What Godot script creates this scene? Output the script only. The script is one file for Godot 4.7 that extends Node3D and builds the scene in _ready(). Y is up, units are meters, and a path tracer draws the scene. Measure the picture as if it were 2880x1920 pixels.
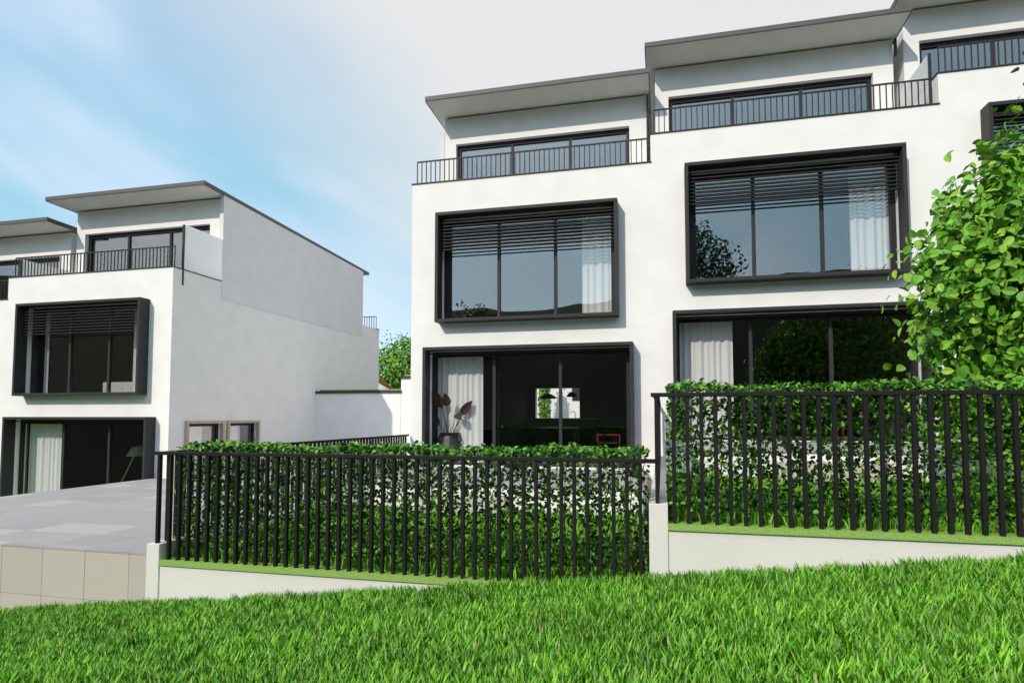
extends Node3D
# Two terraces of stepped white townhouses seen from the lawn below their fenced front gardens.
# Sizes are written as x (along the facades), y (above the camera's eye) and z (depth away from the camera); P() turns them into Godot's axes.

const EYE := 1.5
const STEP_X := 5.36
const STEP_Y := 0.6
const HOUSE_W := 5.3598
var M := {}
var noise := FastNoiseLite.new()
var rng := RandomNumberGenerator.new()
var used := {}
var leaf_mesh: ArrayMesh
var house_proto: Node3D

# ---------------------------------------------------------------- helpers
func P(x: float, y: float, z: float) -> Vector3:
	return Vector3(x, y, -z)

func W(x: float, y: float, z: float) -> Vector3:
	return Vector3(x, y + EYE, -z)

func numbered(called: String) -> String:
	used[called] = used.get(called, -1) + 1
	return called if used[called] == 0 else "%s_%03d" % [called, used[called]]

func tag(o: Node, label := "", category := "", group := "", kind := "") -> void:
	if label: o.set_meta("label", label)
	if category: o.set_meta("category", category)
	if group: o.set_meta("group", group)
	if kind: o.set_meta("kind", kind)

func base(called: String, x: float, y: float, z: float) -> Node3D:
	var o := Node3D.new()
	o.name = numbered(called)
	add_child(o, true)
	o.position = W(x, y, z)
	return o

func begin() -> SurfaceTool:
	var st := SurfaceTool.new()
	st.begin(Mesh.PRIMITIVE_TRIANGLES)
	return st

func child_name(parent: Node, called: String) -> String:
	if not parent.has_node(NodePath(called)): return called
	var d: Dictionary = parent.get_meta("count_", {}) if parent.has_meta("count_") else {}
	var k: int = d.get(called, 0) + 1
	d[called] = k
	parent.set_meta("count_", d)
	return "%s_%03d" % [called, k]

func put_mesh(mesh: Mesh, called: String, m: Material, parent: Node) -> MeshInstance3D:
	var o := MeshInstance3D.new()
	o.mesh = mesh
	o.material_override = m
	o.name = numbered(called) if parent == self else child_name(parent, called)
	parent.add_child(o, true)
	return o

func build(st: SurfaceTool, called: String, m: Material, parent: Node) -> MeshInstance3D:
	return put_mesh(st.commit(), called, m, parent)

func structure(st: SurfaceTool, called: String, m: Material, label := "") -> MeshInstance3D:
	var o := build(st, called, m, self)
	tag(o, label, "", "", "structure")
	return o

func tri(st: SurfaceTool, a: Vector3, b: Vector3, c: Vector3, n: Vector3) -> void:
	st.set_normal(n)
	if (c - a).cross(b - a).dot(n) < 0.0:
		st.add_vertex(a); st.add_vertex(c); st.add_vertex(b)
	else:
		st.add_vertex(a); st.add_vertex(b); st.add_vertex(c)

func quad(st: SurfaceTool, a: Vector3, b: Vector3, c: Vector3, d: Vector3, n: Vector3) -> void:
	tri(st, a, b, c, n)
	tri(st, a, c, d, n)

# a hexahedron from 8 corners given as bottom ring then top ring, normals pointing away from its centre
func hexa(st: SurfaceTool, c: Array) -> void:
	var mid := Vector3.ZERO
	for v in c: mid += v / 8.0
	for f in [[0, 1, 2, 3], [4, 5, 6, 7], [0, 1, 5, 4], [1, 2, 6, 5], [2, 3, 7, 6], [3, 0, 4, 7]]:
		var a: Vector3 = c[f[0]]
		var b: Vector3 = c[f[1]]
		var d: Vector3 = c[f[2]]
		var e: Vector3 = c[f[3]]
		var n := (d - a).cross(e - b).normalized()
		if n.dot((a + b + d + e) / 4.0 - mid) < 0.0: n = -n
		quad(st, a, b, d, e, n)

func bx(st: SurfaceTool, x0: float, x1: float, y0: float, y1: float, z0: float, z1: float) -> void:
	hexa(st, [P(x0, y0, z0), P(x1, y0, z0), P(x1, y0, z1), P(x0, y0, z1), P(x0, y1, z0), P(x1, y1, z0), P(x1, y1, z1), P(x0, y1, z1)])

# a box whose underside and top slope from (a0, a1) at z0 to (b0, b1) at z1
func slope(st: SurfaceTool, x0: float, x1: float, z0: float, a0: float, a1: float, z1: float, b0: float, b1: float) -> void:
	hexa(st, [P(x0, a0, z0), P(x1, a0, z0), P(x1, b0, z1), P(x0, b0, z1), P(x0, a1, z0), P(x1, a1, z0), P(x1, b1, z1), P(x0, b1, z1)])

# a box with chamfered edges
func cbx(st: SurfaceTool, x0: float, x1: float, y0: float, y1: float, z0: float, z1: float, k: float) -> void:
	var lo := Vector3(x0, y0, -z1)
	var hi := Vector3(x1, y1, -z0)
	var mid := (lo + hi) / 2.0
	var h := (hi - lo) / 2.0
	for ax in 3:
		var u := (ax + 1) % 3
		var v := (ax + 2) % 3
		for s in [-1.0, 1.0]:
			var n := Vector3.ZERO
			n[ax] = s
			var p := []
			for q in [[-1.0, -1.0], [1.0, -1.0], [1.0, 1.0], [-1.0, 1.0]]:
				var c := mid
				c[ax] += s * h[ax]
				c[u] += q[0] * (h[u] - k)
				c[v] += q[1] * (h[v] - k)
				p.append(c)
			quad(st, p[0], p[1], p[2], p[3], n)
			for t in [-1.0, 1.0]:      # the edge between face (ax, s) and face (u, t)
				var e := Vector3.ZERO
				e[ax] = s; e[u] = t
				var a := mid; var b := mid; var c2 := mid; var d := mid
				a[ax] += s * h[ax]; a[u] += t * (h[u] - k); a[v] -= h[v] - k
				b[ax] += s * h[ax]; b[u] += t * (h[u] - k); b[v] += h[v] - k
				c2[ax] += s * (h[ax] - k); c2[u] += t * h[u]; c2[v] += h[v] - k
				d[ax] += s * (h[ax] - k); d[u] += t * h[u]; d[v] -= h[v] - k
				quad(st, a, b, c2, d, e.normalized())
	for sx in [-1.0, 1.0]:
		for sy in [-1.0, 1.0]:
			for sz in [-1.0, 1.0]:
				var c := mid + Vector3(sx * h.x, sy * h.y, sz * h.z)
				tri(st, c - Vector3(0, sy * k, sz * k), c - Vector3(sx * k, 0, sz * k), c - Vector3(sx * k, sy * k, 0), Vector3(sx, sy, sz).normalized())

# a wall slab with rectangular holes [u0, u1, v0, v1]; side = true turns it so that u runs along depth and w along x
func wall(st: SurfaceTool, u0: float, u1: float, v0: float, v1: float, w0: float, w1: float, holes: Array, side := false) -> void:
	var us := [u0, u1]
	var vs := [v0, v1]
	for h in holes:
		us.append_array([h[0], h[1]])
		vs.append_array([h[2], h[3]])
	us = us.filter(func(q): return q >= u0 and q <= u1)
	vs = vs.filter(func(q): return q >= v0 and q <= v1)
	us.sort(); vs.sort()
	var open := func(u: float, v: float) -> bool:
		for h in holes:
			if u > h[0] and u < h[1] and v > h[2] and v < h[3]: return true
		return u < u0 or u > u1 or v < v0 or v > v1
	var at := func(u: float, v: float, w: float) -> Vector3: return P(w, v, u) if side else P(u, v, w)
	for i in us.size() - 1:
		for j in vs.size() - 1:
			var a: float = us[i]; var b: float = us[i + 1]; var c: float = vs[j]; var d: float = vs[j + 1]
			if b - a < 1e-6 or d - c < 1e-6: continue
			var mu := (a + b) / 2; var mv := (c + d) / 2
			if open.call(mu, mv): continue
			for s in [[w0, -1.0], [w1, 1.0]]:
				quad(st, at.call(a, c, s[0]), at.call(b, c, s[0]), at.call(b, d, s[0]), at.call(a, d, s[0]), at.call(0, 0, s[1]))
			var e := 1e-4
			if open.call(a - e, mv): quad(st, at.call(a, c, w0), at.call(a, d, w0), at.call(a, d, w1), at.call(a, c, w1), at.call(-1, 0, 0))
			if open.call(b + e, mv): quad(st, at.call(b, c, w0), at.call(b, d, w0), at.call(b, d, w1), at.call(b, c, w1), at.call(1, 0, 0))
			if open.call(mu, c - e): quad(st, at.call(a, c, w0), at.call(b, c, w0), at.call(b, c, w1), at.call(a, c, w1), at.call(0, -1, 0))
			if open.call(mu, d + e): quad(st, at.call(a, d, w0), at.call(b, d, w0), at.call(b, d, w1), at.call(a, d, w1), at.call(0, 1, 0))

func tube(st: SurfaceTool, a: Vector3, b: Vector3, ra: float, rb: float, n := 7) -> void:
	var d := (b - a).normalized()
	var u := d.cross(Vector3.UP if absf(d.y) < 0.9 else Vector3.RIGHT).normalized()
	var v := d.cross(u)
	for i in n:
		var p := TAU * i / n
		var q := TAU * (i + 1) / n
		var np := u * cos(p) + v * sin(p)
		var nq := u * cos(q) + v * sin(q)
		quad(st, a + np * ra, a + nq * ra, b + nq * rb, b + np * rb, ((np + nq) / 2).normalized())
		tri(st, b, b + np * rb, b + nq * rb, d)
		tri(st, a, a + np * ra, a + nq * ra, -d)

func lathe(st: SurfaceTool, prof: Array, c := Vector3.ZERO, n := 20) -> void:
	for i in prof.size() - 1:
		var a: Vector2 = prof[i]
		var b: Vector2 = prof[i + 1]
		for k in n:
			var p := TAU * k / n
			var q := TAU * (k + 1) / n
			var t := b - a
			var nn := Vector2(t.y, -t.x).normalized()
			var m := (p + q) / 2
			quad(st, c + Vector3(cos(p) * a.x, a.y, sin(p) * a.x), c + Vector3(cos(q) * a.x, a.y, sin(q) * a.x), c + Vector3(cos(q) * b.x, b.y, sin(q) * b.x), c + Vector3(cos(p) * b.x, b.y, sin(p) * b.x), Vector3(cos(m) * nn.x, nn.y, sin(m) * nn.x))

# ---------------------------------------------------------------- materials
func lin(r: float, g: float, b: float, a := 1.0) -> Color:
	var c := Color(r, g, b).linear_to_srgb()
	c.a = a
	return c

func plain(r: float, g: float, b: float, rough := 0.7, spec := 0.5) -> StandardMaterial3D:
	var m := StandardMaterial3D.new()
	m.albedo_color = lin(r, g, b)
	m.roughness = rough
	m.metallic_specular = spec
	return m

func noise_tex(freq: float, lo: float, hi: float, sd: int, oct := 4, size := 512) -> NoiseTexture2D:
	var n := FastNoiseLite.new()
	n.seed = sd
	n.frequency = freq
	n.fractal_octaves = oct
	var t := NoiseTexture2D.new()
	t.width = size; t.height = size
	t.seamless = true
	t.noise = n
	var g := Gradient.new()
	g.set_color(0, Color(lo, lo, lo)); g.set_color(1, Color(hi, hi, hi))
	t.color_ramp = g
	return t

func grained(m: StandardMaterial3D, tex: Texture2D, scale: float, bump: Texture2D = null, height := 0.0, world := true) -> StandardMaterial3D:
	m.albedo_texture = tex
	m.uv1_triplanar = true
	m.uv1_world_triplanar = world
	m.uv1_scale = Vector3.ONE * scale
	if bump:
		m.heightmap_enabled = true
		m.heightmap_texture = bump
		m.heightmap_scale = height
	return m

func materials() -> void:
	var soft := noise_tex(0.006, 0.965, 1.0, 11)
	var fine := noise_tex(0.09, 0.0, 1.0, 12, 3)
	var mottled := noise_tex(0.03, 0.72, 1.0, 13, 5)
	var speck := noise_tex(0.22, 0.86, 1.0, 14, 2)
	M.plaster = grained(plain(0.88, 0.875, 0.87, 0.9, 0.25), soft, 0.35, fine, 0.12)
	M.plinth = grained(plain(0.72, 0.70, 0.67, 0.9, 0.25), soft, 0.35, fine, 0.12)
	M.shade_toned_cladding = grained(plain(0.77, 0.78, 0.79, 0.9, 0.25), soft, 0.35, fine, 0.12)  # greyer copy of the plaster, painting in deeper shade on the upper side walls
	M.soffit = grained(plain(0.84, 0.835, 0.80, 0.9, 0.2), soft, 0.5)
	M.frame = grained(plain(0.042, 0.041, 0.045, 0.5, 0.3), noise_tex(0.05, 0.93, 1.0, 15, 3), 1.2)
	M.sash = plain(0.02, 0.02, 0.023, 0.5, 0.35)
	M.fascia = grained(plain(0.115, 0.11, 0.115, 0.55, 0.4), soft, 0.8)
	M.fence = grained(plain(0.019, 0.018, 0.0195, 0.5, 0.3), speck, 2.0)
	M.coping = plain(0.04, 0.04, 0.044, 0.55, 0.4)
	M.inside = plain(0.06, 0.06, 0.056, 0.9, 0.2)  # near-black tone puts the darkness of unlit rooms into the colour
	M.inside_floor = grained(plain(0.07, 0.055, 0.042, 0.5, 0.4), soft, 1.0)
	M.beige = grained(plain(0.52, 0.41, 0.31, 0.6, 0.4), soft, 1.0)
	M.cap = grained(plain(0.42, 0.39, 0.35, 0.85, 0.3), speck, 1.4)
	M.deck = grained(plain(0.68, 0.67, 0.65, 0.85, 0.3), speck, 1.4)
	M.joint = plain(0.16, 0.155, 0.15, 0.95, 0.1)
	M.paver = []
	for t in [[0.40, 0.39, 0.405], [0.42, 0.41, 0.42], [0.435, 0.425, 0.435], [0.50, 0.485, 0.485]]:
		M.paver.append(grained(plain(t[0], t[1], t[2], 0.85, 0.3), speck, 1.3, fine, 0.05))
	M.tan = []
	for t in [[0.56, 0.525, 0.46], [0.58, 0.545, 0.475], [0.54, 0.505, 0.445]]:
		M.tan.append(grained(plain(t[0], t[1], t[2], 0.85, 0.3), mottled_fine(speck), 1.1, fine, 0.06))
	M.turf = grained(plain(0.38, 0.62, 0.15, 0.95, 0.1), mottled, 3.0, fine, 0.25)
	M.soil = grained(plain(0.036, 0.043, 0.028, 0.95, 0.1), mottled, 1.5)
	M.hill = grained(plain(0.035, 0.055, 0.025, 0.95, 0.1), mottled, 0.02)
	M.screen = plain(0.9, 0.92, 0.95, 0.4, 0.5)
	M.screen.backlight_enabled = true
	M.screen.backlight = Color(1, 1, 1)
	M.cloth = plain(0.72, 0.73, 0.73, 0.95, 0.2)
	M.cloth.backlight_enabled = true
	M.cloth.backlight = Color(0.5, 0.5, 0.5)
	M.bark = grained(plain(0.10, 0.075, 0.055, 0.9, 0.2), mottled, 4.0)
	M.twig = plain(0.07, 0.06, 0.035, 0.9, 0.2)
	M.black = plain(0.02, 0.02, 0.022, 0.35, 0.5)
	M.red = plain(0.16, 0.012, 0.008, 0.45, 0.5)
	M.steel = plain(0.5, 0.5, 0.5, 0.3, 0.5)
	M.steel.metallic = 1.0
	M.roof_tile = grained(plain(0.34, 0.09, 0.07, 0.85, 0.2), mottled, 1.0)
	M.plant_leaf = plain(0.05, 0.042, 0.016, 0.5, 0.4)
	M.plant_red = plain(0.05, 0.014, 0.011, 0.5, 0.4)
	# sun-control glass: a thin mirror coat that lets most light through
	var white := Image.create(4, 4, false, Image.FORMAT_RGB8)
	white.fill(Color.WHITE)
	var g := StandardMaterial3D.new()
	g.albedo_texture = ImageTexture.create_from_image(white)
	g.albedo_color = Color(0.97, 0.97, 0.97, 0.16)
	g.transparency = BaseMaterial3D.TRANSPARENCY_ALPHA
	g.metallic = 1.0
	g.roughness = 0.0
	M.glass = g
	M.clear = g.duplicate()
	M.clear.albedo_color = Color(0.95, 0.97, 1.0, 0.065)
	M.leaf = foliage(Color.WHITE)
	M.leaf.vertex_color_use_as_albedo = true
	M.grass = foliage(Color.WHITE)
	M.grass.vertex_color_use_as_albedo = true
	M.hedge_leaf = []
	for c in hedge_tones: M.hedge_leaf.append(foliage(Color(c).linear_to_srgb()))
	M.tree_leaf = []
	for c in tree_tones: M.tree_leaf.append(foliage(Color(c).linear_to_srgb()))

var hedge_tones := [Color(0.042, 0.155, 0.012), Color(0.11, 0.32, 0.022), Color(0.016, 0.07, 0.007), Color(0.15, 0.37, 0.03), Color(0.026, 0.10, 0.011)]
var dark_tones := [Color(0.03, 0.075, 0.015), Color(0.045, 0.10, 0.02), Color(0.02, 0.06, 0.012), Color(0.05, 0.11, 0.02), Color(0.03, 0.08, 0.02)]
var tree_tones := [Color(0.13, 0.36, 0.028), Color(0.20, 0.44, 0.035), Color(0.09, 0.28, 0.022), Color(0.27, 0.46, 0.045), Color(0.15, 0.33, 0.04)]

func mottled_fine(t: Texture2D) -> Texture2D:
	return t

func foliage(c: Color) -> StandardMaterial3D:
	var m := StandardMaterial3D.new()
	m.albedo_color = c
	m.roughness = 0.5
	m.metallic_specular = 0.4
	m.cull_mode = BaseMaterial3D.CULL_DISABLED
	m.backlight_enabled = true
	m.backlight = Color(0.18, 0.18, 0.18)
	return m

# ---------------------------------------------------------------- sky
func fbm(p: Vector3) -> float:
	return noise.get_noise_3dv(p) * 0.5 + 0.5

func make_sky() -> Sky:
	noise.seed = 5
	noise.frequency = 1.0
	noise.fractal_octaves = 5
	var w := 1024
	var h := 512
	var im := Image.create(w, h, false, Image.FORMAT_RGBF)
	var sheet := Vector3(sin(deg_to_rad(48.0)) * cos(deg_to_rad(52.0)), sin(deg_to_rad(52.0)), -cos(deg_to_rad(48.0)) * cos(deg_to_rad(52.0)))
	var to_sun := Vector3(-0.142, 0.235, 0.311).normalized()
	var streak := Vector3(0.654, -0.404, -0.637).normalized()
	for j in h:
		var el := PI * (0.5 - (j + 0.5) / h)
		for i in w:
			var az := TAU * (i + 0.5) / w
			var d := Vector3(sin(az) * cos(el), sin(el), -cos(az) * cos(el))
			var y := maxf(d.y, 0.0)
			var c := Vector3(0.47, 0.69, 0.80).lerp(Vector3(0.235, 0.45, 0.58), smoothstep(0.05, 0.27, y))
			c = c.lerp(Vector3(0.25, 0.385, 0.545), smoothstep(0.25, 0.6, y))
			c = c.lerp(Vector3(0.18, 0.36, 0.64), smoothstep(0.6, 1.0, y))
			var q := (d - streak * (0.66 * d.dot(streak)))
			var warp := fbm(q * 1.6 + Vector3(7, 3, 1)) - 0.5
			var n1 := fbm(q * 2.6 + Vector3(warp * 0.9, 4.0, warp * 0.6))
			var wisp := smoothstep(0.50, 0.80, n1) * smoothstep(0.02, 0.14, y)
			c = c.lerp(Vector3(0.53, 0.60, 0.73), wisp * 0.7)
			var ang := acos(clampf(d.dot(sheet), -1.0, 1.0))
			var cover := 1.0 - smoothstep(0.84, 1.34, ang + (fbm(q * 1.9 + Vector3(2, 9, 4)) - 0.5) * 0.5)
			cover = maxf(cover, smoothstep(0.55, 0.75, fbm(q * 1.2 + Vector3(31, 2, 8))) * 0.8 * smoothstep(0.05, 0.25, y))
			c = c.lerp(Vector3(0.565, 0.565, 0.562), cover * 0.94)
			var off := acos(clampf(d.dot(to_sun), -1.0, 1.0))
			c += Vector3(0.95, 0.98, 1.0) * (0.5 * exp(-pow(off / 0.45, 2.0)) + 0.16 * exp(-pow(off / 1.0, 2.0)))
			im.set_pixel(i, j, Color(c.x, c.y, c.z))
	var pano := PanoramaSkyMaterial.new()
	pano.panorama = ImageTexture.create_from_image(im)
	var s := Sky.new()
	s.sky_material = pano
	return s

# ---------------------------------------------------------------- plants
func make_leaf(st: SurfaceTool, o: Vector3, along: Vector3, across: Vector3, up: Vector3, l: float, wd: float, fold: float) -> void:
	var prof := [[0.0, 0.0], [0.16, 0.34], [0.42, 0.5], [0.72, 0.38], [1.0, 0.0]]
	for s in [-1.0, 1.0]:
		for k in prof.size() - 1:
			var a = prof[k]
			var b = prof[k + 1]
			var ma: Vector3 = o + along * (a[0] * l) - up * (0.18 * l * a[0] * a[0])
			var mb: Vector3 = o + along * (b[0] * l) - up * (0.18 * l * b[0] * b[0])
			var ea: Vector3 = ma + (across * s + up * fold) * (a[1] * wd)
			var eb: Vector3 = mb + (across * s + up * fold) * (b[1] * wd)
			var n: Vector3 = (up - across * s * fold).normalized()
			if k == 0: tri(st, ma, mb, eb, n)
			elif k == prof.size() - 2: tri(st, ma, mb, ea, n)
			else: quad(st, ma, mb, eb, ea, n)

func leafy(parent: Node3D, pts: Array, singles: int, eye: Vector3, tones: Array, mats: Array, single_name: String, mass_name: String) -> void:
	# pts: [Transform3D, tone]; the ones nearest to the eye are parts of their own
	var order := []
	for i in pts.size(): order.append([(parent.position + pts[i][0].origin).distance_squared_to(eye), i])
	order.sort_custom(func(a, b): return a[0] < b[0])
	var rest := []
	for k in order.size():
		var p = pts[order[k][1]]
		if k < singles:
			var o := MeshInstance3D.new()
			o.mesh = leaf_mesh
			o.material_override = mats[p[1]]
			o.name = single_name if k == 0 else "%s_%03d" % [single_name, k]
			o.transform = p[0]
			parent.add_child(o, true)
		else: rest.append(p)
	var mm := MultiMesh.new()
	mm.transform_format = MultiMesh.TRANSFORM_3D
	mm.use_colors = true
	mm.mesh = leaf_mesh
	mm.instance_count = rest.size()
	for i in rest.size():
		mm.set_instance_transform(i, rest[i][0])
		mm.set_instance_color(i, tones[rest[i][1]])
	var mi := MultiMeshInstance3D.new()
	mi.multimesh = mm
	mi.material_override = M.leaf
	mi.name = mass_name
	mi.set_meta("kind", "stuff")
	parent.add_child(mi, true)

func leaf_turn(out: Vector3, size: float) -> Basis:
	var up := (out * 0.8 + Vector3(rng.randfn(), rng.randfn() + 0.45, rng.randfn()) * 0.75).normalized()
	var along := up.cross(Vector3(rng.randfn(), rng.randfn(), rng.randfn())).normalized()
	along = (along - Vector3.UP * 0.25)
	along = (along - up * along.dot(up)).normalized()
	return Basis(up.cross(along).normalized(), up, along).scaled(Vector3.ONE * size)

func hedge(x0: float, x1: float, y0: float, y1: float, z0: float, z1: float, count: int, label: String, sd: int) -> void:
	rng.seed = sd
	var o := base("hedge", (x0 + x1) / 2, y0, (z0 + z1) / 2)
	tag(o, label, "hedge", "hedges behind the front fences")
	var hw := (x1 - x0) / 2
	var hd := (z1 - z0) / 2
	var pts := []
	while pts.size() < count:
		var x := rng.randf_range(-hw, hw)
		var z := rng.randf_range(-hd, hd)
		var top := (y1 - y0) + 0.012 * sin(x * 3.1 + sd) + 0.01 * sin(x * 7.7)
		var y := rng.randf_range(0.0, 1.0) * top
		if noise.get_noise_3d(x * 5.0 + sd, y * 5.0, z * 4.0) < -0.3: continue
		if rng.randf() < 0.16: y = top + rng.randfn() * 0.022
		var out := Vector3(0, 0.9 if y > top - 0.06 else 0.15, 0.7 if rng.randf() < 0.6 else -0.2)
		pts.append([Transform3D(leaf_turn(out, rng.randf_range(0.038, 0.063)), Vector3(x, y, -z)), rng.randi() % 5])
	leafy(o, pts, 300, W(0, 0, 0), hedge_tones, M.hedge_leaf, "leaf", "leaves")
	var n := int((x1 - x0) / 0.34)
	for i in n:
		var st := begin()
		var x := -hw + (i + 0.5) * (x1 - x0) / n + rng.randf_range(-0.06, 0.06)
		var p := Vector3(x, -0.02, rng.randf_range(-0.06, 0.06))
		for k in 4:
			var q := p + Vector3(rng.randf_range(-0.05, 0.05), (y1 - y0) / 4.3, rng.randf_range(-0.03, 0.03))
			tube(st, p, q, 0.009 - k * 0.0018, 0.0075 - k * 0.0018, 5)
			for b in 3:
				var t := p.lerp(q, rng.randf())
				tube(st, t, t + Vector3(rng.randf_range(-0.16, 0.16), rng.randf_range(0.05, 0.16), rng.randf_range(-0.1, 0.1)), 0.004, 0.002, 4)
			p = q
		build(st, "stem", M.twig, o)

func tree(called: String, x: float, y: float, z: float, crown: Vector3, rad: Vector3, leaf: float, count: int, singles: int, label: String, group: String, sd: int, trunk := 0.07, tones := []) -> Node3D:
	rng.seed = sd
	var o := base(called, x, y, z)
	tag(o, label, "tree", group)
	var st := begin()
	var p := Vector3(0, -0.1, 0)
	var top := crown - Vector3(0, rad.y * 0.15, 0)
	for k in 5:
		var q := Vector3(0, -0.1, 0).lerp(top, (k + 1) / 5.0) + Vector3(rng.randfn(), 0, rng.randfn()) * trunk * 0.5
		tube(st, p, q, trunk * (1.0 - k * 0.13), trunk * (0.87 - k * 0.13), 9)
		p = q
	build(st, "trunk", M.bark, o)
	var tips := []
	for k in 26:
		var bs := begin()
		var d := Vector3(rng.randfn(), rng.randfn() * 0.8 + 0.15, rng.randfn()).normalized()
		var a := Vector3(0, 0, 0).lerp(top, rng.randf_range(0.55, 1.0))
		var e := crown + d * rad * rng.randf_range(0.66, 0.86)
		var m := a.lerp(e, 0.5) + Vector3(0, -0.08, 0) * rad.y
		tube(bs, a, m, trunk * 0.33, trunk * 0.2, 6)
		tube(bs, m, e, trunk * 0.2, trunk * 0.06, 5)
		build(bs, "branch", M.bark, o)
		for q in 7: tips.append(crown + (e - crown).lerp(d * rad, 0.3) + Vector3(rng.randfn(), rng.randfn(), rng.randfn()) * rad * 0.13)
		tips.append(m)
	var pts := []
	var c := 0
	while pts.size() < count and c < count * 20:
		c += 1
		var pos: Vector3
		if rng.randf() < 0.25:
			pos = tips[rng.randi() % tips.size()] + Vector3(rng.randfn(), rng.randfn(), rng.randfn()) * rad * 0.085
		else:
			var d := Vector3(rng.randfn(), rng.randfn(), rng.randfn()).normalized()
			pos = crown + d * rad * pow(rng.randf(), 0.3) * (0.9 + 0.18 * noise.get_noise_3dv(d * 2.5 + Vector3(sd, 0, 0)))
		if noise.get_noise_3dv(pos * (4.5 / rad.x) + Vector3(sd, 5, 1)) < -0.3: continue
		var out := ((pos - crown) / rad).normalized()
		pts.append([Transform3D(leaf_turn(out, leaf * rng.randf_range(0.7, 1.2)), pos), rng.randi() % 5])
	leafy(o, pts, singles, W(0, 0, 0), tones if tones else tree_tones, M.tree_leaf, "leaf", "crown")
	return o

func tuft(sd: int, blades: int, tall: float, spread: float) -> ArrayMesh:
	rng.seed = sd
	var st := begin()
	var tones := [Color(0.13, 0.38, 0.022), Color(0.20, 0.45, 0.03), Color(0.075, 0.26, 0.015), Color(0.22, 0.42, 0.05), Color(0.11, 0.34, 0.022), Color(0.22, 0.50, 0.035), Color(0.04, 0.16, 0.012), Color(0.09, 0.30, 0.03), Color(0.26, 0.34, 0.09), Color(0.12, 0.34, 0.05)]
	for i in blades:
		st.set_color(tones[rng.randi() % tones.size()])
		var o := Vector3(rng.randf_range(-1, 1), 0, rng.randf_range(-1, 1)) * spread
		var yaw := rng.randf() * TAU
		var side := Vector3(cos(yaw), 0, sin(yaw))
		var lean := Vector3(rng.randfn(), 0, rng.randfn()) * 0.30
		var h := tall * rng.randf_range(0.6, 1.25)
		var w := rng.randf_range(0.006, 0.0105)
		var m := o + Vector3(0, h * 0.55, 0) + lean * h * 0.3
		var t := o + Vector3(0, h, 0) + lean * h
		var n := side.cross(t - o).normalized()
		if n.y < 0: n = -n
		n = (n + Vector3.UP * 0.5).normalized()
		quad(st, o - side * w, o + side * w, m + side * w * 0.9, m - side * w * 0.9, n)
		tri(st, m - side * w * 0.9, m + side * w * 0.9, t, n)
	return st.commit()

# ground level under the lawn (y above the eye)
func lawn(x: float) -> float:
	var a := absf(x)
	var s := a if a < 25.0 else 25.0 + 30.0 * (1.0 - exp(-(a - 25.0) / 30.0))
	return -1.505 + 0.112 * s * signf(x)

func grass(called: String, label: String, sd: int, areas: Array, level: Callable) -> void:
	rng.seed = sd
	var spots := []
	for a in areas:      # [x0, x1, z0, z1, per square metre, filter]
		var n := int((a[1] - a[0]) * (a[3] - a[2]) * a[4])
		for i in n:
			var x := rng.randf_range(a[0], a[1])
			var z := rng.randf_range(a[2], a[3])
			if a[5] and (x < -1.36 * z - 0.35 or x > 0.52 * z + 0.35): continue
			spots.append([x, z])
	var holder := base(called, 0, 0, 0)
	tag(holder, label, "grass", "", "stuff")
	for v in 3:
		var mm := MultiMesh.new()
		mm.transform_format = MultiMesh.TRANSFORM_3D
		mm.use_colors = true
		mm.mesh = tuft(sd + v * 7, 8, 0.105, 0.045)
		var mine := []
		for i in spots.size():
			if i % 3 == v: mine.append(spots[i])
		mm.instance_count = mine.size()
		for i in mine.size():
			var s := rng.randf_range(0.8, 1.2) * (1.0 + 0.18 * noise.get_noise_2d(mine[i][0] * 1.4, mine[i][1] * 1.4))
			var b := Basis(Vector3.UP, rng.randf() * TAU).scaled(Vector3(1.0, s, 1.0))
			mm.set_instance_transform(i, Transform3D(b, P(mine[i][0], level.call(mine[i][0]) - 0.004, mine[i][1])))
			var k := 1.0 + 0.4 * noise.get_noise_2d(mine[i][0] * 0.9 + 9.0, mine[i][1] * 0.9) + rng.randf_range(-0.1, 0.1)
			mm.set_instance_color(i, Color(k, k, k))
		var mi := MultiMeshInstance3D.new()
		mi.multimesh = mm
		mi.material_override = M.grass
		mi.name = "blades" if v == 0 else "blades_%03d" % v
		holder.add_child(mi, true)

# ---------------------------------------------------------------- house
func railing(parent: Node3D, z: float) -> void:
	var st := begin()
	bx(st, 0.063, 5.295, 6.957, 6.985, z, z + 0.03)
	var r := build(st, "balcony_railing", M.frame, parent)
	var b := begin()
	bx(b, -0.0095, 0.0095, 6.4235, 6.957, 0.004, 0.024)
	var bm := b.commit()
	for i in 48:
		var o := put_mesh(bm, "baluster", M.frame, r)
		o.position = P(0.07 + i * (5.218 / 47.0), 0, z)

func pane(parent: Node3D, x0: float, x1: float, y0: float, y1: float, z: float, m: Material) -> void:
	var st := begin()
	bx(st, x0, x1, y0, y1, z, z + 0.008)
	build(st, "pane", m, parent)

func window_frame(parent: Node3D, x0: float, x1: float, y0: float, y1: float, z: float, wl: float, wr: float, wt: float, wb: float, mull: Array, glass: Material) -> void:
	var st := begin()
	wall(st, x0, x1, y0, y1, z, z + 0.09, [[x0 + wl, x1 - wr, y0 + wb, y1 - wt]])
	build(st, "window_frame", M.sash, parent)
	var e: float = x0 + wl
	for m in mull:
		var ms := begin()
		bx(ms, m - 0.033, m + 0.033, y0 + wb, y1 - wt, z + 0.012, z + 0.085)
		build(ms, "mullion", M.frame, parent)
		pane(parent, e, m - 0.033, y0 + wb, y1 - wt, z + 0.05, glass)
		e = m + 0.033
	pane(parent, e, x1 - wr, y0 + wb, y1 - wt, z + 0.05, glass)

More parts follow.
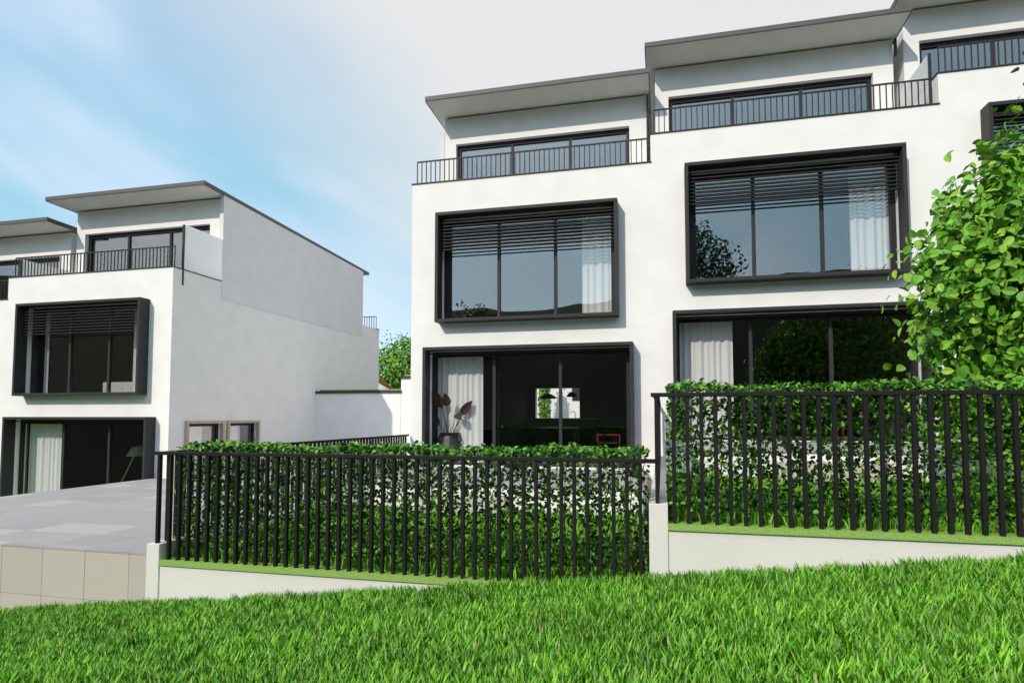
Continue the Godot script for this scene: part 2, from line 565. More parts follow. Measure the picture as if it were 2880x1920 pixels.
func make_house() -> Node3D:
	var o := base("townhouse", 0, 0, 0)
	var w := HOUSE_W
	var st := begin()
	wall(st, 0, w, -0.8, 6.40, 0, 0.3, [[0.744, 4.61, 3.221, 5.532], [0.469, 4.901, 0.0, 2.53]])
	build(st, "front_wall", M.plaster, o)
	for s in 2:
		st = begin()
		bx(st, 0.0 if s == 0 else w - 0.2, 0.2 if s == 0 else w, -0.8, 6.40, 0.3, 11.46)
		build(st, "side_wall", M.plaster, o)
	st = begin()
	wall(st, 0, w, -0.8, 6.40, 11.46, 11.76, [[0.557, 2.349, 1.015, 2.213]])
	build(st, "back_wall", M.plaster, o)
	for f in [[-0.3, 0.0], [2.75, 3.05], [5.65, 5.95]]:
		st = begin()
		bx(st, 0.2, w - 0.2, f[0], f[1], 0.3, 11.46)
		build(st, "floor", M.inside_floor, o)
	for k in 9:
		st = begin()
		cbx(st, 0.203 + k * 0.55, 0.749 + k * 0.55, 5.951, 5.985, 0.304, 1.876, 0.002)
		build(st, "deck_slab", M.deck, o)
	# room linings added in near-black, painting in the gloom behind the glass
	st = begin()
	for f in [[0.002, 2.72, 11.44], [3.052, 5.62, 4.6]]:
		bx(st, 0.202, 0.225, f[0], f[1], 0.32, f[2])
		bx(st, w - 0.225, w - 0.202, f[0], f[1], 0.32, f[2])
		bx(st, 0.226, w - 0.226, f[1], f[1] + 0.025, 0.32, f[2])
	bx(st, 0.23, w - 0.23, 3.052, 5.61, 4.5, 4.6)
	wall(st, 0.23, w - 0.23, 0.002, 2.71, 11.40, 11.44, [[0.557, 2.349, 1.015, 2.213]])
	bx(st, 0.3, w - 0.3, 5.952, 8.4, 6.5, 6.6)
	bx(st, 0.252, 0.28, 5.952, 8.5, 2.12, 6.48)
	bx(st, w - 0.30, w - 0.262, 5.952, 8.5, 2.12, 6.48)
	build(st, "dark_interior_lining", M.inside, o)
	# first floor: deep projecting window box with sun slats
	st = begin()
	cbx(st, 0.674, 4.68, 5.532, 5.602, -0.311, -0.001, 0.004)
	cbx(st, 0.674, 4.68, 3.151, 3.221, -0.311, -0.001, 0.004)
	cbx(st, 0.674, 0.744, 3.2212, 5.5318, -0.3105, -0.001, 0.004)
	cbx(st, 4.61, 4.68, 3.2212, 5.5318, -0.3105, -0.001, 0.004)
	var bay := build(st, "bay_window", M.frame, o)
	window_frame(bay, 0.744, 4.61, 3.221, 5.532, 0.12, 0.154, 0.10, 0.10, 0.02, [2.025, 3.303], M.glass)
	var sl := begin()
	bx(sl, 0.75, 4.60, -0.009, 0.009, -0.15, -0.095)
	var sm := sl.commit()
	for k in 9: put_mesh(sm, "slat", M.frame, bay).position = P(0, 5.40 - 0.076 * k, 0)
	for x in [0.785, 4.555]:
		sl = begin()
		bx(sl, x - 0.012, x + 0.012, 4.775, 5.531, -0.092, -0.07)
		build(sl, "slat_guide", M.frame, bay)
	# ground floor: wide glass doors in a projecting surround
	st = begin()
	cbx(st, 0.399, 4.971, 2.53, 2.60, -0.311, -0.001, 0.004)
	cbx(st, 0.399, 0.469, -0.06, 2.5298, -0.3105, -0.001, 0.004)
	cbx(st, 4.901, 4.971, -0.06, 2.5298, -0.3105, -0.001, 0.004)
	var door := build(st, "patio_door", M.frame, o)
	window_frame(door, 0.469, 4.901, 0.0, 2.53, 0.12, 0.07, 0.095, 0.12, 0.05, [1.921, 3.402], M.clear)
	st = begin()
	bx(st, 0.47, 4.90, 2.465, 2.488, -0.06, 0.02)
	build(st, "blind_track", M.frame, door)
	# top storey, set back behind the terrace
	st = begin()
	wall(st, 0.098, 5.246, 5.95, 8.83, 1.88, 2.10, [[0.41, 4.838, 5.99, 8.129]])
	build(st, "upper_wall", M.plaster, o)
	var uw := Node3D.new()
	uw.name = "upper_window"
	o.add_child(uw, true)
	window_frame(uw, 0.41, 4.838, 5.99, 8.129, 2.005, 0.09, 0.08, 0.11, 0.05, [1.88, 3.37], M.glass)
	for s in 2:
		st = begin()
		slope(st, 0.098 if s == 0 else 5.09, 0.25 if s == 0 else 5.246, 2.10, 5.95, 8.86, 10.2, 5.95, 8.61)
		build(st, "upper_side_wall", M.plaster, o)
	st = begin()
	bx(st, 0.25, 5.09, 5.95, 8.55, 10.0, 10.2)
	build(st, "upper_back_wall", M.plaster, o)
	# roof: pale soffit slab in a grey metal edge
	st = begin()
	slope(st, -0.10, 5.325, 1.042, 8.908, 8.985, 10.76, 8.60, 8.677)
	var roof := build(st, "roof", M.soffit, o)
	st = begin()
	bx(st, -0.118, 5.345, 8.924, 9.028, 1.02, 1.0415)
	slope(st, -0.118, -0.101, 1.0402, 8.90, 9.025, 10.78, 8.592, 8.717)
	slope(st, 5.327, 5.345, 1.0402, 8.90, 9.025, 10.78, 8.592, 8.717)
	slope(st, -0.1008, 5.3268, 1.0402, 8.988, 9.024, 10.78, 8.68, 8.716)
	build(st, "roof_edge", M.fascia, roof)
	# parapet coping, railings
	st = begin()
	bx(st, -0.018, w + 0.018, 6.4005, 6.423, -0.022, 0.24)
	bx(st, 0.0, 0.21, 6.4005, 6.4225, 0.2395, 1.88)
	bx(st, w - 0.21, w + 0.012, 6.4005, 6.4225, 0.2395, 1.88)
	build(st, "coping", M.coping, o)
	st = begin()
	bx(st, -0.018, w + 0.018, 6.4005, 6.423, 11.4, 11.78)
	build(st, "coping", M.coping, o)
	railing(o, 0.105)
	railing(o, 11.60)
	st = begin()
	bx(st, w - 0.012, w + 0.003, 6.43, 7.60, 0.345, 1.875)
	var sc := build(st, "privacy_screen", M.screen, o)
	st = begin()
	bx(st, w - 0.03, w + 0.018, 6.0, 7.58, 0.30, 0.342)
	build(st, "post", M.frame, sc)
	return o

func place_house(x: float, y: float, z: float, label: String) -> Node3D:
	var o: Node3D = house_proto
	if house_proto.has_meta("label"):
		o = house_proto.duplicate()
		o.name = numbered("townhouse")
		add_child(o, true)
	o.position = W(x, y, z)
	tag(o, label, "house", "stepped white townhouses")
	return o

func side_window(parent: Node3D, z0: float, z1: float, y0: float, y1: float) -> void:
	# a beige box frame on the right-hand wall: z runs along the wall
	var x := HOUSE_W
	var st := begin()
	bx(st, x, x + 0.085, y1 - 0.075, y1, z0, z1)
	bx(st, x, x + 0.085, y0, y0 + 0.075, z0, z1)
	bx(st, x, x + 0.0845, y0 + 0.075, y1 - 0.075, z0, z0 + 0.075)
	bx(st, x, x + 0.0845, y0 + 0.075, y1 - 0.075, z1 - 0.075, z1)
	var f := build(st, "side_window", M.beige, parent)
	st = begin()
	wall(st, z0 + 0.076, z1 - 0.076, y0 + 0.076, y1 - 0.076, x - 0.14, x - 0.07, [[z0 + 0.15, z1 - 0.15, y0 + 0.15, y1 - 0.15]], true)
	build(st, "window_frame", M.sash, f)
	st = begin()
	bx(st, x - 0.11, x - 0.102, y0 + 0.15, y1 - 0.15, z0 + 0.15, z1 - 0.15)
	build(st, "pane", M.glass, f)
	st = begin()
	bx(st, x - 0.19, x - 0.17, y0 + 0.1, y1 - 0.1, z0 + 0.12, z0 + 0.12 + (z1 - z0 - 0.24) * 0.6)
	build(st, "roller_blind", M.cloth, f)

func curtain(x: float, y: float, z: float, wide: float, tall: float, label: String, group: String, sd: int) -> void:
	rng.seed = sd
	var o := base("curtain", x, y, z)
	tag(o, label, "curtain", group)
	var st := begin()
	var n := int(wide / 0.018)
	var prev := []
	var ph := rng.randf() * 6.0
	for i in n + 1:
		var u := wide * i / n
		var d := 0.017 * sin(u * 46.0 + ph + 1.2 * sin(u * 9.0)) + 0.012 * sin(u * 21.0 + 2.0)
		prev.append([u, d])
	for i in n:
		var a = prev[i]
		var b = prev[i + 1]
		for s in [-0.002, 0.002]:
			var nn := Vector3(b[1] - a[1], 0, b[0] - a[0]).normalized() * (1.0 if s < 0 else -1.0)
			quad(st, P(a[0], 0.02, a[1] + s), P(b[0], 0.02, b[1] + s), P(b[0], tall, b[1] + s), P(a[0], tall, a[1] + s), nn)
	build(st, "cloth", M.cloth, o)
	st = begin()
	tube(st, P(-0.04, tall + 0.012, 0), P(wide + 0.04, tall + 0.012, 0), 0.011, 0.011, 8)
	build(st, "curtain_rail", M.steel, o)

func big_leaf(o: Node3D, at: Vector3, to: Vector3, wide: float, m: Material) -> void:
	var st := begin()
	var along := (to - at).normalized()
	var across := along.cross(Vector3(0.3, 0.2, 1.0)).normalized()
	make_leaf(st, at, along, across, across.cross(along).normalized(), (to - at).length(), wide, 0.35)
	build(st, "leaf", m, o)

func potted_plant(x: float, y: float, z: float, label: String, sd: int, tall := 1.0) -> void:
	rng.seed = sd
	var o := base("potted_plant", x, y, z)
	tag(o, label, "plant", "potted plants inside the windows")
	var st := begin()
	lathe(st, [Vector2(0.02, 0.0), Vector2(0.15, 0.0), Vector2(0.17, 0.03), Vector2(0.26, 0.24), Vector2(0.27, 0.40), Vector2(0.20, 0.56), Vector2(0.17, 0.64), Vector2(0.23, 0.715), Vector2(0.20, 0.715), Vector2(0.14, 0.62), Vector2(0.0, 0.60)])
	var pot := build(st, "pot", M.black, o)
	for s in [-1.0, 1.0]:
		st = begin()
		var ring := []
		for k in 9: ring.append(Vector3(s * (0.19 + 0.085 * sin(PI * k / 8.0)), 0.42 + 0.24 * k / 8.0, 0))
		for k in 8: tube(st, ring[k], ring[k + 1], 0.016, 0.016, 6)
		build(st, "handle", M.black, pot)
	var n := 9
	for k in n:
		var a := TAU * k / n + rng.randf_range(-0.3, 0.3)
		var h := rng.randf_range(0.35, 1.0) * tall
		var p := Vector3(cos(a) * 0.04, 0.6, sin(a) * 0.04)
		var q := p + Vector3(cos(a) * (0.16 + 0.14 * rng.randf()), h * 0.75, sin(a) * 0.12)
		st = begin()
		tube(st, p, q, 0.009, 0.006, 5)
		build(st, "stem", M.twig, o)
		big_leaf(o, q, q + Vector3(cos(a) * 0.28, rng.randf_range(-0.14, 0.46), sin(a) * 0.2), 0.2, M.plant_red if k % 3 == 0 else M.plant_leaf)

func chair(x: float, y: float, z: float, label: String) -> void:
	var o := base("chair", x, y, z)
	tag(o, label, "chair", "red framed chairs behind the glass doors")
	var st := begin()
	cbx(st, -0.28, 0.28, 0.42, 0.46, -0.26, 0.26, 0.01)
	build(st, "seat", M.black, o)
	for sx in [-1.0, 1.0]:
		for sz in [-1.0, 1.0]:
			st = begin()
			tube(st, P(sx * 0.25, 0.0, sz * 0.23), P(sx * 0.25, 0.42, sz * 0.22), 0.014, 0.014, 6)
			build(st, "leg", M.red, o)
	st = begin()
	cbx(st, -0.28, 0.28, 0.62, 0.655, -0.275, -0.24, 0.006)
	cbx(st, -0.28, -0.245, 0.461, 0.619, -0.275, -0.24, 0.006)
	cbx(st, 0.245, 0.28, 0.461, 0.619, -0.275, -0.24, 0.006)
	build(st, "back_frame", M.red, o)

# ---------------------------------------------------------------- front gardens
func fence(x: float, y: float, label: String) -> Node3D:
	# x, y: the foot of the corner post; front run along x, return run back to the house
	var o := base("garden_fence", x, y, 5.94)
	tag(o, label, "fence", "dark railings round the front gardens")
	var top := 1.037
	var st := begin()
	cbx(st, -0.05, 5.52, top - 0.038, top, -0.032, 0.03, 0.003)
	build(st, "top_rail", M.fence, o)
	st = begin()
	cbx(st, -0.03, 0.03, top - 0.039, top - 0.001, 0.031, 7.08, 0.003)
	build(st, "return_rail", M.fence, o)
	st = begin()
	cbx(st, -0.018, 0.018, 0.0, top - 0.038, -0.023, 0.023, 0.003)
	build(st, "post", M.fence, o)
	var b := begin()
	cbx(b, -0.0165, 0.0165, -0.182, top - 0.038, -0.023, 0.023, 0.003)
	var bm := b.commit()
	for i in 43: put_mesh(bm, "baluster", M.fence, o).position = P(0.153 + 0.124 * i, 0, 0)
	b = begin()
	bx(b, -0.0165, 0.0165, 0.0, top - 0.038, -0.016, 0.016)
	bm = b.commit()
	for i in 56: put_mesh(bm, "baluster", M.fence, o).position = P(0, 0, 0.13 + 0.124 * i)
	return o

func garden_wall(x: float, y: float, label: String) -> Node3D:
	var o := base("garden_wall", x, y, 5.94)
	tag(o, label, "wall", "low white walls under the front fences")
	var st := begin()
	bx(st, 0.171, 5.355, -1.3, -0.2355, -0.045, 0.12)
	build(st, "front_section", M.plinth, o)
	st = begin()
	cbx(st, 0.0, 0.17, -1.3, 0.0, -0.06, 7.10, 0.004)
	build(st, "return_section", M.plinth, o)
	return o

func garden(x: float, y: float, steps: bool, who: String) -> void:
	# x, y: inner left edge and lawn level
	var st := begin()
	bx(st, x, x + 5.18, y + EYE - 0.055, y + EYE, 5.872, 9.85)
	structure(st, "garden_lawn", M.turf)
	st = begin()
	bx(st, x, x + 5.18, y + EYE - 0.3, y + EYE + 0.455, 9.852, 13.05)
	var pt := structure(st, "patio", M.plaster)
	var k := 0
	for i in 9:
		for j in 5:
			st = begin()
			cbx(st, x + 0.005 + i * 0.575, x + 0.57 + i * 0.575, y + EYE + 0.456, y + EYE + 0.498, 9.81 + j * 0.64 + 0.003, 9.81 + (j + 1) * 0.64 - 0.003, 0.003)
			build(st, "paving_slab", M.paver[(i * 7 + j * 3) % 4], pt)
			k += 1
	if steps:
		for s in 2:
			st = begin()
			bx(st, x + 1.55, x + 3.05, y + EYE, y + EYE + 0.16 * (2 - s), 9.84 - 0.3 * (s + 1), 9.84 - 0.3 * s)
			build(st, "step", M.tan[s], pt)

func _ready() -> void:
	# camera
	var cam := Camera3D.new()
	cam.name = "camera"
	var near := 0.1
	cam.set_frustum(near * 1920.0 / 1740.9, Vector2(0, near * 117.9 / 1740.9), near, 4000.0)
	cam.rotation = Vector3(0.0537, 0.2383, 0)
	cam.position = Vector3(0, EYE, 0)
	add_child(cam, true)
	cam.current = true
	# sky, exposure
	var env := Environment.new()
	env.background_mode = Environment.BG_SKY
	env.sky = make_sky()
	env.background_energy_multiplier = 1.0
	env.tonemap_mode = Environment.TONE_MAPPER_LINEAR
	env.tonemap_exposure = 1.45
	env.sdfgi_enabled = true
	env.ssao_enabled = true
	env.ssil_enabled = true
	var we := WorldEnvironment.new()
	we.name = "world_environment"
	we.environment = env
	add_child(we, true)
	# sun
	var sun := DirectionalLight3D.new()
	sun.name = "sun"
	sun.light_energy = 0.67
	sun.light_color = Color(1.0, 0.955, 0.89)
	sun.light_angular_distance = 0.5
	sun.shadow_enabled = true
	sun.sky_mode = DirectionalLight3D.SKY_MODE_LIGHT_ONLY
	sun.basis = Basis.looking_at(Vector3(0.142, -0.235, -0.311), Vector3.UP)
	add_child(sun, true)

	materials()
	var ls := begin()
	make_leaf(ls, Vector3(0, 0, -0.5), Vector3(0, 0, 1), Vector3(1, 0, 0), Vector3(0, 1, 0), 1.0, 0.7, 0.25)
	leaf_mesh = ls.commit()

	# ---- ground
	var cs := []
	for i in 81: cs.append(signf(i - 40.0) * pow(absf(i - 40.0) / 40.0, 2.3) * 720.0)
	var zs := cs.duplicate()
	zs.append_array([5.86, 5.885])
	zs.sort()
	var st := begin()
	st.set_smooth_group(0)
	var pt := func(x: float, z: float) -> Vector3:
		var r := sqrt(x * x + z * z)
		var back := smoothstep(-0.45, 0.35, -z / maxf(r, 1.0))
		var az := atan2(x, -z)
		var hh: float = lerpf(9.0, 74.0 + 2.0 * sin(az * 5.0 + 1.0) + 5.0 * noise.get_noise_1d(az * 3.0) + 4.0 * noise.get_noise_1d(az * 13.0), back) * smoothstep(60.0, 380.0, r)
		var y := lawn(x) + hh - (0.75 if z > 5.87 else 0.0)
		return P(x, y + EYE, z)
	for i in cs.size() - 1:
		for j in zs.size() - 1:
			var a: Vector3 = pt.call(cs[i], zs[j])
			var b: Vector3 = pt.call(cs[i + 1], zs[j])
			var c: Vector3 = pt.call(cs[i + 1], zs[j + 1])
			var d: Vector3 = pt.call(cs[i], zs[j + 1])
			for v in [a, c, b, a, d, c]: st.add_vertex(v)
	st.index()
	st.generate_normals()
	structure(st, "terrain", M.soil)

	# ---- paved alley between the two terraces
	var ty := -1.536
	st = begin()
	bx(st, -12.40, -5.67, ty + EYE - 2.6, ty + EYE - 0.012, 5.93, 13.05)
	bx(st, -12.029, -5.67, ty + EYE - 2.6, ty + EYE - 0.012, 13.0505, 19.80)
	var alley := structure(st, "alley_terrace", M.joint)
	rng.seed = 3
	for j in 24:
		var z0: float = 5.902 if j == 0 else 6.05 + (j - 1) * 0.629
		var z1: float = 6.05 + j * 0.629
		if z1 > 19.8: z1 = 19.8
		for i in 12:
			var x1: float = -5.916 - (i - 1) * 0.619
			var x0: float = x1 - 0.619
			if i == 0: x1 = -5.667
			if i == 0: x0 = -5.916
			x0 = maxf(x0, -12.029 if z1 > 13.05 else -12.40)
			st = begin()
			cbx(st, x0 + 0.0015, x1 - 0.0015, ty + EYE - 0.025, ty + EYE + rng.randf_range(-0.0006, 0.0006), z0 + 0.0015, z1 - 0.0015, 0.001)
			build(st, "tile", M.paver[[0, 0, 1, 1, 1, 2, 2, 3][rng.randi() % 8]], alley)
	var tw := base("tiled_retaining_wall", -8.85, ty, 5.90)
	tag(tw, "tan stone tiled front of the raised paved alley beside the grass", "retaining wall")
	st = begin()
	bx(st, -3.55, 3.182, -2.4, -0.027, 0.012, 0.0295)
	build(st, "backing", M.joint, tw)
	for j in 4:
		var y1: float = -0.0262 if j == 0 else -0.572 - (j - 1) * 0.619
		var y0: float = -0.572 - j * 0.619
		for i in 12:
			var x1: float = 2.934 - (i - 1) * 0.619
			var x0: float = x1 - 0.619
			if i == 0: x1 = 3.182
			if i == 0: x0 = 2.934
			x0 = maxf(x0, -3.55)
			st = begin()
			cbx(st, x0 + 0.002, x1 - 0.002, y0 + 0.002, y1 - 0.002, rng.randf_range(-0.0008, 0.0008), 0.0118, 0.001)
			build(st, "tile", M.tan[rng.randi() % 3], tw)

	# ---- front gardens
	garden(-5.493, -1.6, true, "")
	garden(0.036, -0.977, true, "")
	garden(0.036 + STEP_X, -0.977 + STEP_Y, false, "")
	st = begin()
	bx(st, -17.3, -12.04, EYE - 3.5, EYE - 3.19, 5.9, 13.05)
	structure(st, "garden_lawn", M.turf)

	# ---- houses
	house_proto = make_house()
	var hx := -5.534
	var hy := -1.07
	var mid := place_house(hx, hy, 13.06, "white townhouse right of the alley, open dark living room at its ground floor")
	var right := place_house(hx + STEP_X, hy + STEP_Y, 13.06, "white townhouse partly behind the leafy tree, one step up the row")
	place_house(hx + STEP_X * 2, hy + STEP_Y * 2, 13.06, "highest white townhouse, cut off by the upper right picture edge")
	var left := place_house(-17.385, -2.604, 13.06, "white townhouse left of the alley with its shaded side wall exposed")
	place_house(-17.385 - STEP_X, -2.604 - STEP_Y, 13.06, "lowest white townhouse, only its roof corner and terrace showing at the left edge")
	for o in [mid, right]:
		st = begin()
		bx(st, 5.262, 5.30, 8.43, 8.80, 1.78, 1.88)  # dark block painting in the shadowed gap beside the upper wall
		build(st, "gap_shadow_block", M.coping, o)
	# the end walls
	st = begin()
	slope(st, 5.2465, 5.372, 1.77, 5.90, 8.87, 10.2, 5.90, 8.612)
	build(st, "gable_cladding", M.shade_toned_cladding, left)
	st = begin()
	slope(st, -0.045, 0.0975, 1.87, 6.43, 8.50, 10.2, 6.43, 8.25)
	build(st, "gable_cladding", M.shade_toned_cladding, mid)
	st = begin()
	wall(st, 0.3, 11.46, -0.8, 6.40, HOUSE_W - 0.2, HOUSE_W, [[0.605, 1.875, 0.695, 2.419], [2.175, 3.445, 0.695, 2.419]], true)
	(left.get_node("side_wall_001") as MeshInstance3D).mesh = st.commit()
	for z in [0.53, 2.10]: side_window(left, z, z + 1.42, 0.62, 2.494)
	
	# ---- garden walls, fences
	garden_wall(-5.664, -1.425, "low white wall under the lower dark fence, its post end beside tan tiles")
	garden_wall(-0.132, -0.80, "taller white wall end at the step between the two front fences")
	garden_wall(-0.132 + STEP_X, -0.80 + STEP_Y, "white garden wall hidden behind the leafy tree at right")
	fence(-5.571, -1.4315, "lower dark metal fence in front of the left hedge")
	fence(-0.055, -0.8147, "higher dark metal fence in front of the right hedge")
	fence(-0.055 + STEP_X, -0.8147 + STEP_Y, "dark metal fence partly hidden behind the leafy tree at right")

	# ---- stepped wall closing the alley
	for s in [[-12.028, -8.76, 0.82, "shaded white wall with dark coping closing the alley between the terraces"], [-8.79, -5.3, 1.31, "higher step of white wall with dark coping beside the middle townhouse"]]:
		var bw := base("boundary_wall", s[0], 0, 19.81 if s[2] < 1 else 19.83)
		tag(bw, s[3], "wall", "stepped wall at the end of the alley")
		var L: float = s[1] - s[0]
		st = begin()
		bx(st, 0.0 if s[2] < 1 else 0.03, L, -2.0, s[2], 0, 0.2)
		build(st, "wall_body", M.plaster, bw)
		st = begin()
		bx(st, 0.0, L + 0.02, s[2] + 0.0005, s[2] + 0.09, -0.05, 0.25)
		build(st, "coping", M.coping, bw)
		st = begin()
		bx(st, 0.16, L, s[2] + 0.0905, s[2] + 0.135, 0.0, 0.24)
		build(st, "turf_strip", M.turf, bw)

	# ---- things behind the glass
	for c in [[left, "left"], [mid, "middle"], [right, "right"]]:
		var b: Vector3 = c[0].position
		var x := b.x
		var y := b.y - EYE
		curtain(x + 0.50, y + 0.0, 13.42, 1.10, 2.44, "pale curtain at the left of the %s townhouse's ground floor glass" % c[1], "curtains in the windows", 3)
		curtain(x + 3.86, y + 3.06, 13.42, 0.72, 2.42, "pale curtain at the right of the %s townhouse's slatted window" % c[1], "curtains in the windows", 4)
		potted_plant(x + 0.83, y, 13.85 if c[1] != "middle" else 13.36, "black urn with a russet leafed plant behind the %s townhouse's glass door" % c[1], 21 if c[1] == "middle" else 24, 1.0)
	curtain(left.position.x + 0.90, left.position.y - EYE + 3.06, 13.42, 0.17, 2.42, "narrow gathered curtain at the left of the left townhouse's slatted window", "curtains in the windows", 5)
	potted_plant(right.position.x + 4.36, right.position.y - EYE + 3.06, 13.75, "russet leafed plant at the right end of the right townhouse's slatted window", 25, 0.9)
	# furniture of the left townhouse
	var lx := left.position.x
	var ly := left.position.y - EYE
	var cab := base("sideboard", lx + 3.2, ly + 3.05, 14.3)
	tag(cab, "pale low sideboard behind the left townhouse's slatted window", "sideboard")
	st = begin()
	cbx(st, -1.0, 1.0, 0.08, 0.52, -0.22, 0.22, 0.006)
	build(st, "cabinet", M.cap, cab)
	for q in [-0.98, 0.92]:
		st = begin()
		bx(st, q, q + 0.06, 0.0, 0.0795, -0.2, 0.2)
		build(st, "leg", M.black, cab)
	for k in 3:
		st = begin()
		cbx(st, -0.99 + k * 0.665, -0.34 + k * 0.665, 0.1, 0.5, -0.238, -0.2205, 0.003)
		build(st, "door", M.screen, cab)
	var bowl := base("bowl", lx + 3.9, ly + 3.571, 14.3)
	tag(bowl, "brown bowl on the sideboard behind the left townhouse's slatted window", "bowl")
	st = begin()
	lathe(st, [Vector2(0.0, 0.0), Vector2(0.1, 0.0), Vector2(0.24, 0.09), Vector2(0.3, 0.2), Vector2(0.285, 0.2), Vector2(0.22, 0.1), Vector2(0.0, 0.03)])
	build(st, "dish", M.roof_tile, bowl)
	var fl := base("floor_lamp", lx + 2.0, ly, 14.6)
	tag(fl, "slanting floor lamp with a dark shade inside the left townhouse's ground floor", "lamp")
	st = begin()
	lathe(st, [Vector2(0.2, 0.0), Vector2(0.2, 0.03), Vector2(0.0, 0.04)])
	build(st, "lamp_base", M.steel, fl)
	st = begin()
	tube(st, Vector3(0, 0.03, 0), Vector3(0.95, 1.75, 0), 0.018, 0.014, 7)
	build(st, "pole", M.steel, fl)
	st = begin()
	lathe(st, [Vector2(0.3, 1.5), Vector2(0.16, 1.76), Vector2(0.0, 1.78)], Vector3(0.95, 0, 0))
	build(st, "lamp_shade", M.cap, fl)
	var sofa := base("sofa", lx + 3.7, ly, 15.6)
	tag(sofa, "brown sofa inside the left townhouse's ground floor", "sofa")
	st = begin()
	cbx(st, -0.95, 0.95, 0.12, 0.44, -0.45, 0.4, 0.03)
	build(st, "seat", M.bark, sofa)
	st = begin()
	cbx(st, -0.95, 0.95, 0.4405, 0.85, 0.18, 0.4, 0.04)
	build(st, "backrest", M.bark, sofa)
	for q in [-1.1, 0.951]:
		st = begin()
		cbx(st, q, q + 0.15, 0.0, 0.62, -0.45, 0.4, 0.03)
		build(st, "armrest", M.bark, sofa)
	var art := base("picture", lx + 5.12, ly + 1.2, 15.4)
	tag(art, "framed abstract picture on the right wall of the left townhouse's ground floor", "picture")
	st = begin()
	bx(st, -0.03, 0.0, 0.0, 0.8, -0.6, 0.6)
	build(st, "frame", M.black, art)
	st = begin()
	bx(st, -0.034, -0.0305, 0.05, 0.75, -0.55, 0.55)
	build(st, "canvas", M.tan[0], art)
	chair(mid.position.x + 4.28, hy, 15.2, "red framed chair in the middle townhouse's dark living room")
	chair(right.position.x + 4.28, hy + STEP_Y, 15.2, "red framed chair in the right townhouse behind the hedge")
	for p in [[-3.83, 0.70, 0.28], [-3.0, 0.755, 0.18]]:
		var lamp := base("pendant_lamp", p[0], p[1], 21.0)
		tag(lamp, "wide black pendant shade before the kitchen window, %s" % ("larger and left one" if p[2] > 0.2 else "smaller and right one"), "lamp", "pendant lamps in the kitchen")
		st = begin()
		var r: float = p[2]
		lathe(st, [Vector2(r, -0.08), Vector2(r * 0.95, -0.03), Vector2(r * 0.55, 0.06), Vector2(0.03, 0.09), Vector2(0.0, 0.09)])
		build(st, "lamp_shade", M.black, lamp)
		st = begin()
		tube(st, Vector3(0, 0.09, 0), Vector3(0, 1.64 - p[1], 0), 0.006, 0.006, 5)
		build(st, "cord", M.black, lamp)
	var counter := base("kitchen_counter", -3.9, hy, 24.15)
	tag(counter, "dark kitchen counter under the bright back window", "kitchen counter")
	st = begin()
	cbx(st, -1.4, 1.4, 0.0, 0.96, -0.3, 0.3, 0.005)
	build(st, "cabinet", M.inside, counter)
	st = begin()
	cbx(st, -1.42, 1.42, 0.9605, 1.0, -0.32, 0.3, 0.005)
	build(st, "worktop", M.steel, counter)
	var tap := base("kitchen_tap", -3.33, hy + 1.0, 24.2)
	tag(tap, "arched kitchen tap against the bright back window", "tap")
	st = begin()
	var prev := Vector3.ZERO
	for k in 13:
		var a := PI * maxf(k - 3.0, 0.0) / 9.0
		var q := Vector3(-0.09 + 0.09 * cos(a), 0.2 * minf(k, 3.0) / 3.0 + 0.08 * sin(a), 0)
		if k > 0: tube(st, prev, q, 0.012, 0.012, 7)
		prev = q
	build(st, "spout", M.black, tap)
	st = begin()
	tube(st, Vector3(0, 0.06, 0), Vector3(0.06, 0.09, 0), 0.008, 0.008, 6)
	build(st, "handle", M.black, tap)
	var table := base("dining_table", -3.2, hy, 17.6)
	tag(table, "dark dining table inside the middle townhouse under the pendant lamps", "table")
	st = begin()
	cbx(st, -0.9, 0.9, 0.72, 0.76, -0.45, 0.45, 0.006)
	build(st, "tabletop", M.black, table)
	for sx in [-0.82, 0.82]:
		for sz in [-0.38, 0.38]:
			st = begin()
			bx(st, sx - 0.03, sx + 0.03, 0.0, 0.7195, sz - 0.03, sz + 0.03)
			build(st, "leg", M.black, table)

	# ---- far houses
	var gh := base("gable_house", -24.9, -4.0, 45.0)
	gh.rotation.y = deg_to_rad(25.0)
	tag(gh, "white house with red gable roof beyond the alley wall", "house")
	st = begin()
	for v in [[0.0, -1.0], [9.0, 1.0]]:
		var n := P(0, 0, v[1])
		quad(st, P(-4.4, -2, v[0]), P(4.4, -2, v[0]), P(4.4, 5.85, v[0]), P(-4.4, 5.85, v[0]), n)
		tri(st, P(-4.4, 5.85, v[0]), P(4.4, 5.85, v[0]), P(0, 8.62, v[0]), n)
	for s in [-1.0, 1.0]: quad(st, P(s * 4.4, -2, 0), P(s * 4.4, -2, 9), P(s * 4.4, 5.85, 9), P(s * 4.4, 5.85, 0), P(s, 0, 0))
	build(st, "wall", M.plaster, gh)
	for s in [-1.0, 1.0]:
		st = begin()
		hexa(st, [P(0, 8.63, -0.4), P(s * 4.9, 5.56, -0.4), P(s * 4.9, 5.56, 9.4), P(0, 8.63, 9.4), P(0, 8.83, -0.4), P(s * 4.9, 5.76, -0.4), P(s * 4.9, 5.76, 9.4), P(0, 8.83, 9.4)])
		build(st, "roof", M.roof_tile, gh)
	for x in [-2.4, 1.2]:
		st = begin()
		bx(st, x, x + 1.2, 3.0, 4.5, -0.03, 0.05)
		build(st, "window", M.sash, gh)
	var nh := base("garden_house", -10.6, -4.0, 45.0)
	tag(nh, "plain white house seen through the middle townhouse's kitchen window", "house")
	st = begin()
	bx(st, 0.0, 12.0, -2.0, 8.0, 0, 8.0)
	build(st, "wall", M.plaster, nh)
	st = begin()
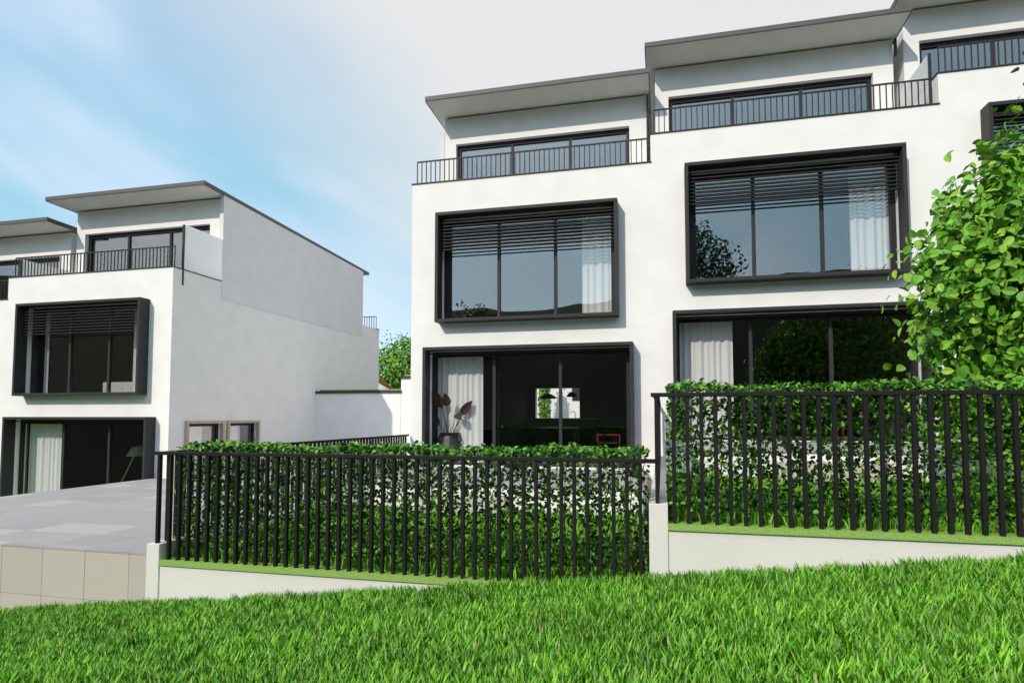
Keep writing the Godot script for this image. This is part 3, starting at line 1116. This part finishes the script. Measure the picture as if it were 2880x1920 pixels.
	bx(st, -0.2, 12.2, 8.001, 8.25, -0.3, 8.3)
	build(st, "roof", M.coping, nh)
	for w in [[4.2, 5.3, 5.15, 6.4], [7.2, 8.6, 4.4, 6.4]]:
		st = begin()
		bx(st, w[0], w[1], w[2], w[3], -0.03, 0.05)
		build(st, "window", M.sash, nh)

	# ---- trees
	tree("leafy_tree", 4.60, -0.98, 7.45, Vector3(0.0, 2.12, 0), Vector3(2.15, 2.35, 1.4), 0.112, 30000, 300, "broad leaved bright green tree in front of the right townhouse", "", 41, 0.06)
	tree("garden_tree", -24.0, -3.5, 56.0, Vector3(0, 7.9, 0), Vector3(3.9, 3.5, 3.4), 0.30, 6500, 0, "round green tree beyond the alley wall beside the red gable roof", "trees behind the houses", 52, 0.16)
	tree("garden_tree", -8.05, -3.5, 43.0, Vector3(0, 4.6, 0), Vector3(0.5, 2.4, 0.6), 0.2, 1200, 0, "slim green tree seen through the middle townhouse's kitchen window", "trees behind the houses", 57, 0.12)
	tree("park_tree", 1.3, -1.4, -11.0, Vector3(0, 9.6, 0), Vector3(3.3, 3.3, 2.9), 0.20, 6500, 0, "large tree across the lawn, mirrored in the right townhouse's slatted window", "trees mirrored in the windows", 63, 0.17, dark_tones)
	tree("park_tree", -11.6, -2.8, -11.5, Vector3(0, 7.9, 0), Vector3(2.1, 2.0, 1.9), 0.20, 3000, 0, "smaller tree across the lawn, mirrored in the middle townhouse's slatted window", "trees mirrored in the windows", 66, 0.12, dark_tones)

	# ---- hedges, grass
	hedge(-5.48, -0.135, -1.6, -0.345, 6.05, 6.42, 15000, "clipped green hedge behind the lower dark fence", 71)
	hedge(0.04, 5.15, -0.977, 0.275, 6.05, 6.42, 14500, "clipped green hedge behind the higher dark fence, under the tree", 72)
	grass("grass", "bright green lawn sloping up to the right in the foreground", 81, [[-8.6, 3.6, 2.4, 5.855, 520.0, true], [-9.0, 4.0, -5.0, 2.4, 70.0, false], [-14.0, -8.6, 2.4, 5.70, 150.0, false], [3.6, 7.0, 2.4, 5.855, 150.0, false]], lawn)
	grass("garden_grass", "grass of the lower front garden behind the left hedge", 82, [[-5.45, -0.33, 6.05, 9.80, 420.0, false]], func(_x): return -1.6)
	grass("garden_grass", "grass of the higher front garden behind the right hedge", 83, [[0.06, 5.2, 6.05, 9.80, 420.0, false]], func(_x): return -0.977)
